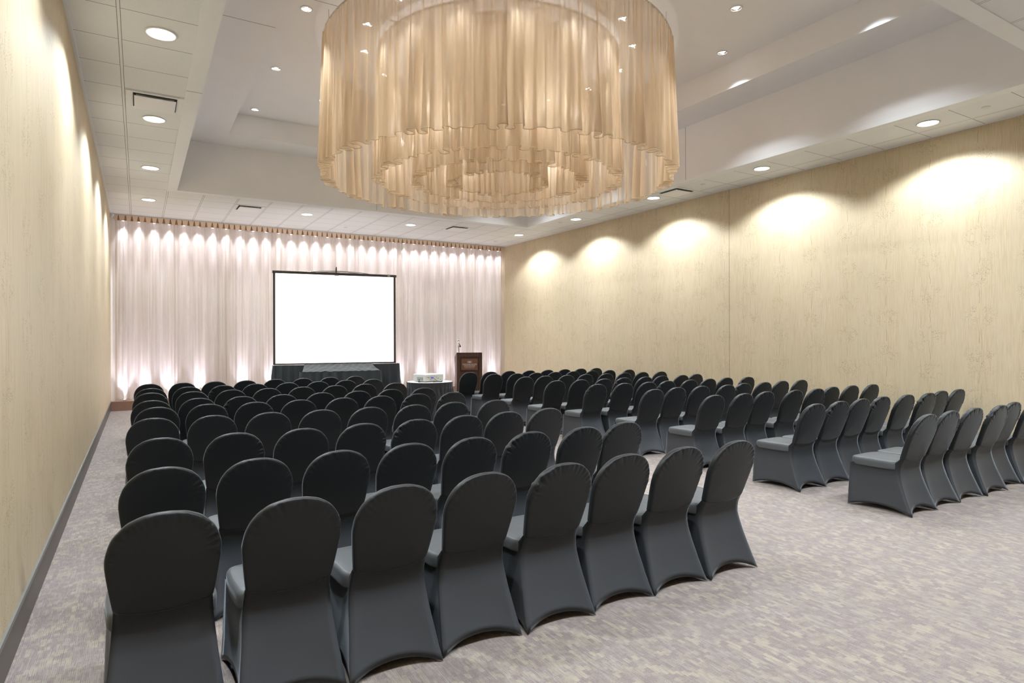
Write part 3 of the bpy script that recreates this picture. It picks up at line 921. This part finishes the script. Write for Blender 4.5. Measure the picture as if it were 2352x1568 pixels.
# ------------------------------------------------------------------ projection screen
ang = math.radians(-7.6)
scr = empty('projection_screen', (3.668, 13.658, 0), ang)
tag(scr, 'large bright white projection screen with black border in front of the curtain', 'screen')
sx0, sx1, sz0, sz1 = -1.205, 1.300, 1.125, 3.03
mb = MB(); mb.box(sx0, sx1, -0.004, 0.004, sz0, sz1); mb.build('screen_surface', M_WHITE, scr)
mb = MB()
for (a, b, c, d) in ((sx0 - 0.045, sx0, sz0 - 0.03, sz1 + 0.01), (sx1, sx1 + 0.045, sz0 - 0.03, sz1 + 0.01), (sx0 - 0.045, sx1 + 0.045, sz0 - 0.03, sz0)):
    mb.box(a, b, -0.012, 0.008, c, d)
mb.build('border', M_BLACKMET, scr)
mb = MB(); mb.box(sx0 - 0.06, sx1 + 0.065, -0.03, 0.02, sz1, sz1 + 0.055); tb = mb.build('top_bar', M_BLACKMET, scr, bevel=0.006)
mb = MB(); mb.box(1.16, 1.22, -0.034, -0.029, sz1 + 0.018, sz1 + 0.036); mb.build('label_plate', M_LET, tb)
mb = MB(); mb.box(0.0, 0.09, -0.036, -0.029, sz1 - 0.012, sz1 + 0.008); mb.build('clip', M_CHROME, tb)
mb = MB()
pts = [(lerp(-0.62, 0.88, k / 24), 0.035, sz1 + 0.04 + 0.055 * math.sin(PI * k / 24) ** 0.8) for k in range(25)]
mb.tube(pts, 0.007, 6); mb.tube([(p[0], 0.02, p[2] - 0.022) for p in pts[2:-2]], 0.006, 6)
mb.build('carry_strap', M_BLACKMET, scr, smooth=True)
mb = MB(); mb.tube([(0.045, 0.03, 0.5), (0.045, 0.03, sz1 + 0.15)], 0.014, 8); mb.tube([(0.045, 0.03, sz1 + 0.15), (0.045, -0.01, sz1 + 0.175)], 0.012, 8)
mb.tube([(0.045, 0.03, 0.5), (0.045, 0.03, 0.02)], 0.018, 8)
for a in (0.3, 2.4, 4.5):
    mb.tube([(0.045, 0.03, 0.45), (0.045 + 0.4 * math.cos(a), 0.03 + 0.25 * math.sin(a), 0.01)], 0.012, 6)
mb.build('tripod_stand', M_BLACKMET, scr)

# ------------------------------------------------------------------ draped tables under the screen
def drape_path(pts, nper):
    """pts corner polyline -> evenly sampled with outward normals"""
    res = []
    for (a, b) in zip(pts, pts[1:]):
        A = Vector(a); B = Vector(b); L = (B - A).length; n = max(2, int(L * nper)); nrm = Vector(((B - A).y, -(B - A).x)).normalized()
        for k in range(n): res.append((A.lerp(B, k / n), nrm, k / n * L))
    res.append((Vector(pts[-1]), nrm, L))
    return res

def hanging(mb, pts, z0, z1, amp, wl, flare, seed, nper=60, nz=9, knife=0.0):
    path = drape_path(pts, nper); rings = []
    for i in range(nz + 1):
        t = i / nz; z = lerp(z1, z0, t); r = []; s = 0; prev = None
        for (p, nrm, _) in path:
            if prev is not None: s += (p - prev).length
            prev = p
            th = 2 * PI * s / wl + 1.1 * math.sin(s * 3.1 + seed) + 0.7 * math.sin(s * 7.7 + seed * 2)
            a = amp * min(1, t * 3.5 + 0.08) * (0.6 + 0.4 * math.sin(s * 4.3 + seed))
            q = p + nrm * (a * (math.sin(th) + 0.35 * math.sin(2.3 * th)) + flare * t + amp)
            r.append((q.x, q.y, z))
        rings.append(r)
    mb.rings(rings, closed=False)
    return rings

# back table: wide, black skirt, local frame = screen frame
tb = empty('draped_table', (3.668, 13.658, 0), ang)
tag(tb, 'wide table draped to the floor in pleated black cloth directly below the screen', 'table')
mb = MB(); mb.box(-1.24, 1.34, -0.30, -0.06, 1.075, 1.09); mb.build('tabletop', M_DRAPE, tb)
mb = MB(); hanging(mb, [(-1.24, -0.06), (-1.24, -0.30), (1.34, -0.30), (1.34, -0.06)], 0.01, 1.095, 0.024, 0.17, 0.065, 1.0, nper=110)
mb.build('skirt', M_DRAPE, tb, smooth=True)
for lx in (-1.15, 1.25):
    mb = MB(); mb.tube([(lx, -0.18, 0), (lx, -0.18, 1.08)], 0.018, 8); mb.build('leg', M_BLACKMET, tb)
# front stand: lower, with the cloth pulled down from the table behind
ft = empty('draped_stand', (3.668, 13.658, 0), ang)
tag(ft, 'lower cloth-covered stand in front of the draped table, slanting wrinkled black top', 'stand')
mb = MB()
rings = []
nx = 90
for i in range(11):
    t = i / 10; r = []
    for j in range(nx + 1):
        s = j / nx; x = lerp(lerp(-0.66, -0.735, t), lerp(0.72, 0.83, t), s)
        y = lerp(-0.40, -0.80, t); z = lerp(1.115, 0.975, t ** 0.8)
        d = (s - 0.45) * 5 + t * 0.9
        z += 0.006 * math.sin(d * 13 + 1.5 * math.sin(s * 9)) * (1 - 0.4 * t) + 0.010 * noise.noise(Vector((x * 9, y * 14, 2)))
        r.append((x, y, z))
    rings.append(r)
mb.rings(rings, closed=False)
mb.build('cloth_top', M_DRAPE, ft, smooth=True)
mb = MB(); hanging(mb, [(-0.735, -0.47), (-0.735, -0.80), (0.83, -0.80), (0.83, -0.47)], 0.01, 0.968, 0.030, 0.19, 0.06, 4.0, nper=110)
mb.build('skirt', M_DRAPE, ft, smooth=True)
mb = MB(); mb.box(-0.70, 0.80, -0.78, -0.45, 0.93, 0.945); mb.build('stand_top', M_BLACKMET, ft)
for lx in (-0.65, 0.74):
    mb = MB(); mb.tube([(lx, -0.6, 0), (lx, -0.6, 0.93)], 0.018, 8); mb.build('leg', M_BLACKMET, ft)

# ------------------------------------------------------------------ projector on a skirted cocktail table
TX, TY, TZ = 5.0, 11.55, 0.785
ct = empty('projector_table', (TX, TY, 0))
tag(ct, 'small round table with white top and pleated charcoal skirt between the seating blocks', 'table')
mb = MB(); mb.lathe([(0.0, TZ), (0.445, TZ), (0.452, TZ - 0.006), (0.452, TZ - 0.03), (0.0, TZ - 0.03)], n=64); mb.build('tabletop', M_TOP, ct, smooth=False)
mb = MB(); rings = []
for i in range(15):
    t = i / 14; r = []
    for j in range(520):
        a = 2 * PI * j / 520
        z = lerp(TZ - 0.002, 0.012, t)
        if t < 0.17: rr = 0.457 + 0.002 * math.sin(30 * a)
        else:
            k = (t - 0.17) / 0.83; rr = 0.452 + 0.10 * k + (0.016 + 0.010 * k) * math.sin(30 * a + 0.8 * math.sin(5 * a)) + 0.004 * math.sin(73 * a)
        r.append((rr * math.cos(a), rr * math.sin(a), z))
    rings.append(r)
mb.rings(rings, True); mb.build('skirt', M_SKIRT, ct, smooth=True)
mb = MB(); mb.tube([(0, 0, 0.02), (0, 0, TZ - 0.03)], 0.03, 10); mb.lathe([(0.0, 0.02), (0.25, 0.02), (0.25, 0.0), (0, 0.0)], n=24); mb.build('pedestal', M_BLACKMET, ct)

pj = empty('projector', (5.02, 11.34 + 0.03, TZ), math.radians(10.3))
tag(pj, 'light grey projector with rear sockets facing the viewer on the round table', 'projector')
mb = MB(); mb.box(-0.225, 0.225, 0.0, 0.43, 0.012, 0.150); mb.build('body', M_PROJ, pj, bevel=0.012)
mb = MB(); mb.box(-0.21, 0.21, -0.003, 0.002, 0.022, 0.130); pn = mb.build('rear_panel', M_PPAN, pj)
for (x, z, a, b) in ((-0.15, 0.095, 0.03, 0.006), (-0.135, 0.082, 0.008, 0.016), (-0.11, 0.095, 0.012, 0.006), (-0.105, 0.062, 0.012, 0.008), (0.0, 0.108, 0.012, 0.006),
                     (0.045, 0.092, 0.016, 0.010), (0.065, 0.065, 0.010, 0.008), (0.095, 0.070, 0.016, 0.012), (0.145, 0.042, 0.010, 0.014), (-0.10, 0.030, 0.008, 0.010), (-0.01, 0.030, 0.02, 0.008)):
    mb = MB(); mb.box(x - a / 2, x + a / 2, -0.006, -0.002, z - b / 2, z + b / 2); mb.build('socket', M_DARK, pn)
mb = MB(); mb.box(-0.229, -0.224, 0.06, 0.27, 0.030, 0.095); mb.build('side_vent', M_GRILL, pj)
for (x, y) in ((-0.2, 0.03), (0.2, 0.03), (0.0, 0.33)):
    mb = MB(); mb.tube([(x, y, 0.0), (x, y, 0.014)], 0.012, 8); mb.build('foot', M_DARK, pj)
mb = MB(); mb.lathe([(0.0, 0.44), (0.035, 0.44), (0.04, 0.425)], n=20)
vv = [(x + 0.12, z, y + 0.075) for (x, y, z) in mb.v]; mb.v = vv; mb.build('projection_lens', M_DARK, pj, smooth=True)
cb = empty('video_cable', (5.02, 11.37, TZ), math.radians(10.3))
tag(cb, 'thin dark cable with blue plug in the back of the projector', 'cable')
mb = MB(); mb.lathe([(0.0, 0.0), (0.022, 0.0), (0.024, 0.02), (0.012, 0.04), (0.0, 0.04)], n=12)
mb.v = [(x - 0.06, -z - 0.004, y * 0.8 + 0.088) for (x, y, z) in mb.v]; mb.build('plug', M_BLUE, cb, smooth=True)
mb = MB(); mb.tube([(-0.06, -0.042, 0.088), (-0.045, -0.06, 0.075), (0.0, -0.07, 0.035), (0.04, -0.10, 0.010), (0.075, -0.15, 0.006), (0.06, -0.20, 0.006), (-0.04, -0.17, 0.006), (-0.12, -0.13, 0.006)], 0.0045, 6)
mb.build('cord', M_DARK, cb, smooth=True)
mb = MB(); mb.lathe([(0.0, 0.0), (0.022, 0.0), (0.022, 0.01), (0.008, 0.014), (0.008, 0.05), (0.012, 0.055), (0.0, 0.06)], n=14)
tag(mb.build('screw_foot', M_DARK, smooth=True, loc=(4.72, 11.42, TZ)), 'small dark upright knob standing on the round table left of the projector', 'knob')

# ------------------------------------------------------------------ lectern with microphone
lc = empty('lectern', (6.44, 12.62, 0), math.radians(-19.0))
tag(lc, 'dark brown wooden lectern with bronze plaque standing before the curtain corner', 'lectern')
W2 = 0.29
mb = MB(); mb.box(-W2, W2, 0.0, 0.03, 0.04, 1.325); mb.build('front_panel', M_WOOD, lc, bevel=0.003)
mb = MB()
for (a, b, c, d) in ((-W2, -W2 + 0.075, 0.04, 1.325), (W2 - 0.075, W2, 0.04, 1.325), (-W2 + 0.075, W2 - 0.075, 1.225, 1.325), (-W2 + 0.075, W2 - 0.075, 0.04, 0.14)):
    mb.box(a, b, -0.012, 0.0, c, d)
mb.build('front_frame', M_WOOD, lc, bevel=0.002)
for sx in (-1, 1):
    mb = MB(); x0, x1 = (sx * W2, sx * (W2 - 0.02))
    a, b = min(x0, x1), max(x0, x1)
    prof = [(0.03, 0.04), (0.36, 0.04), (0.36, 1.05), (0.42, 1.13), (0.42, 1.22), (0.03, 1.325)]
    n = len(prof)
    mb.add([(a, y, z) for y, z in prof] + [(b, y, z) for y, z in prof],
           [tuple(range(n)), tuple(range(2 * n - 1, n - 1, -1))] + [(i, (i + 1) % n, (i + 1) % n + n, i + n) for i in range(n)])
    mb.build('side_panel', M_WOOD, lc)
mb = MB(); mb.add([(-W2 + 0.02, 0.03, 1.30), (W2 - 0.02, 0.03, 1.30), (W2 - 0.02, 0.41, 1.19), (-W2 + 0.02, 0.41, 1.19), (-W2 + 0.02, 0.03, 1.28), (W2 - 0.02, 0.03, 1.28), (W2 - 0.02, 0.41, 1.17), (-W2 + 0.02, 0.41, 1.17)],
                   [(0, 1, 2, 3), (7, 6, 5, 4), (0, 4, 5, 1), (1, 5, 6, 2), (2, 6, 7, 3), (3, 7, 4, 0)])
mb.build('reading_top', M_WOOD, lc)
mb = MB(); mb.box(-W2 - 0.01, W2 + 0.01, -0.02, 0.38, 0.0, 0.04); mb.build('plinth', M_WOOD, lc, bevel=0.004)
mb = MB(); mb.box(-0.185, 0.185, -0.020, -0.001, 0.925, 1.175); plq = mb.build('plaque', M_PLAQ, lc, bevel=0.002)

def text_part(txt, size, x, z, parent, y=-0.0235, spx=1.0):
    cu = bpy.data.curves.new('lettering', 'FONT'); cu.body = txt; cu.size = size; cu.align_x = 'CENTER'; cu.extrude = 0.001; cu.space_character = spx
    to = bpy.data.objects.new('lettering_tmp', cu); C.objects.link(to)
    dg = bpy.context.evaluated_depsgraph_get()
    me = bpy.data.meshes.new_from_object(to.evaluated_get(dg))
    C.objects.unlink(to); bpy.data.objects.remove(to)
    me.materials.clear(); me.materials.append(M_LET)
    o = bpy.data.objects.new('lettering', me); C.objects.link(o); o.parent = parent
    o.location = (x, y, z); o.rotation_euler = (PI / 2, 0, 0)
    return o
text_part('CROWNE PLAZA', 0.043, 0.0, 1.043, plq)
mb = MB(); mb.box(-0.125, 0.125, -0.0225, -0.020, 1.027, 1.031)
rw = random.Random(2)
for z, x0, x1 in ((1.003, -0.12, 0.12), (0.975, -0.11, 0.11)):
    x = x0
    while x < x1:
        wdt = rw.uniform(0.006, 0.014); mb.box(x, x + wdt, -0.0225, -0.020, z, z + (0.010 if z > 1 else 0.006)); x += wdt + rw.uniform(0.006, 0.012)
mb.build('small_print', M_LET, plq)
mb = MB()
for cx_, rx in ((-0.024, 0.026), (0.024, 0.026), (0.0, 0.020)):
    mb.tube([(cx_ + rx * math.cos(2 * PI * k / 28), -0.0225, 1.112 + 0.017 * math.sin(2 * PI * k / 28)) for k in range(28)], 0.0028, 5, closed=True)
mb.box(-0.004, 0.004, -0.024, -0.020, 1.100, 1.124)
mb.build('emblem', M_LET, plq)

mc = empty('microphone', (6.44, 12.62, 0), math.radians(-19.0))
tag(mc, 'silver microphone on a thin dark gooseneck rising from the lectern', 'microphone')
mb = MB(); mb.tube([(-0.235, 0.05, 1.312), (-0.235, 0.05, 1.36), (-0.242, 0.05, 1.44), (-0.248, 0.04, 1.49)], 0.007, 8); mb.build('gooseneck', M_BLACKMET, mc, smooth=True)
mb = MB(); mb.tube([(-0.218, -0.0, 1.478), (-0.238, 0.02, 1.55), (-0.244, 0.028, 1.585)], 0.017, 12); mb.build('handle', M_CHROME, mc, smooth=True)
mb = MB(); mb.lathe([(0.0, -0.027), (0.018, -0.02), (0.026, 0.0), (0.02, 0.018), (0.0, 0.028)], n=16); mb.build('grille_head', M_CHROME, mc, smooth=True).location = (-0.246, 0.031, 1.60)
mb = MB(); mb.lathe([(0.0, -0.02), (0.019, -0.016), (0.019, 0.012), (0.0, 0.016)], n=14); mb.build('end_cap', M_DARK, mc, smooth=True).location = (-0.214, -0.004, 1.468)
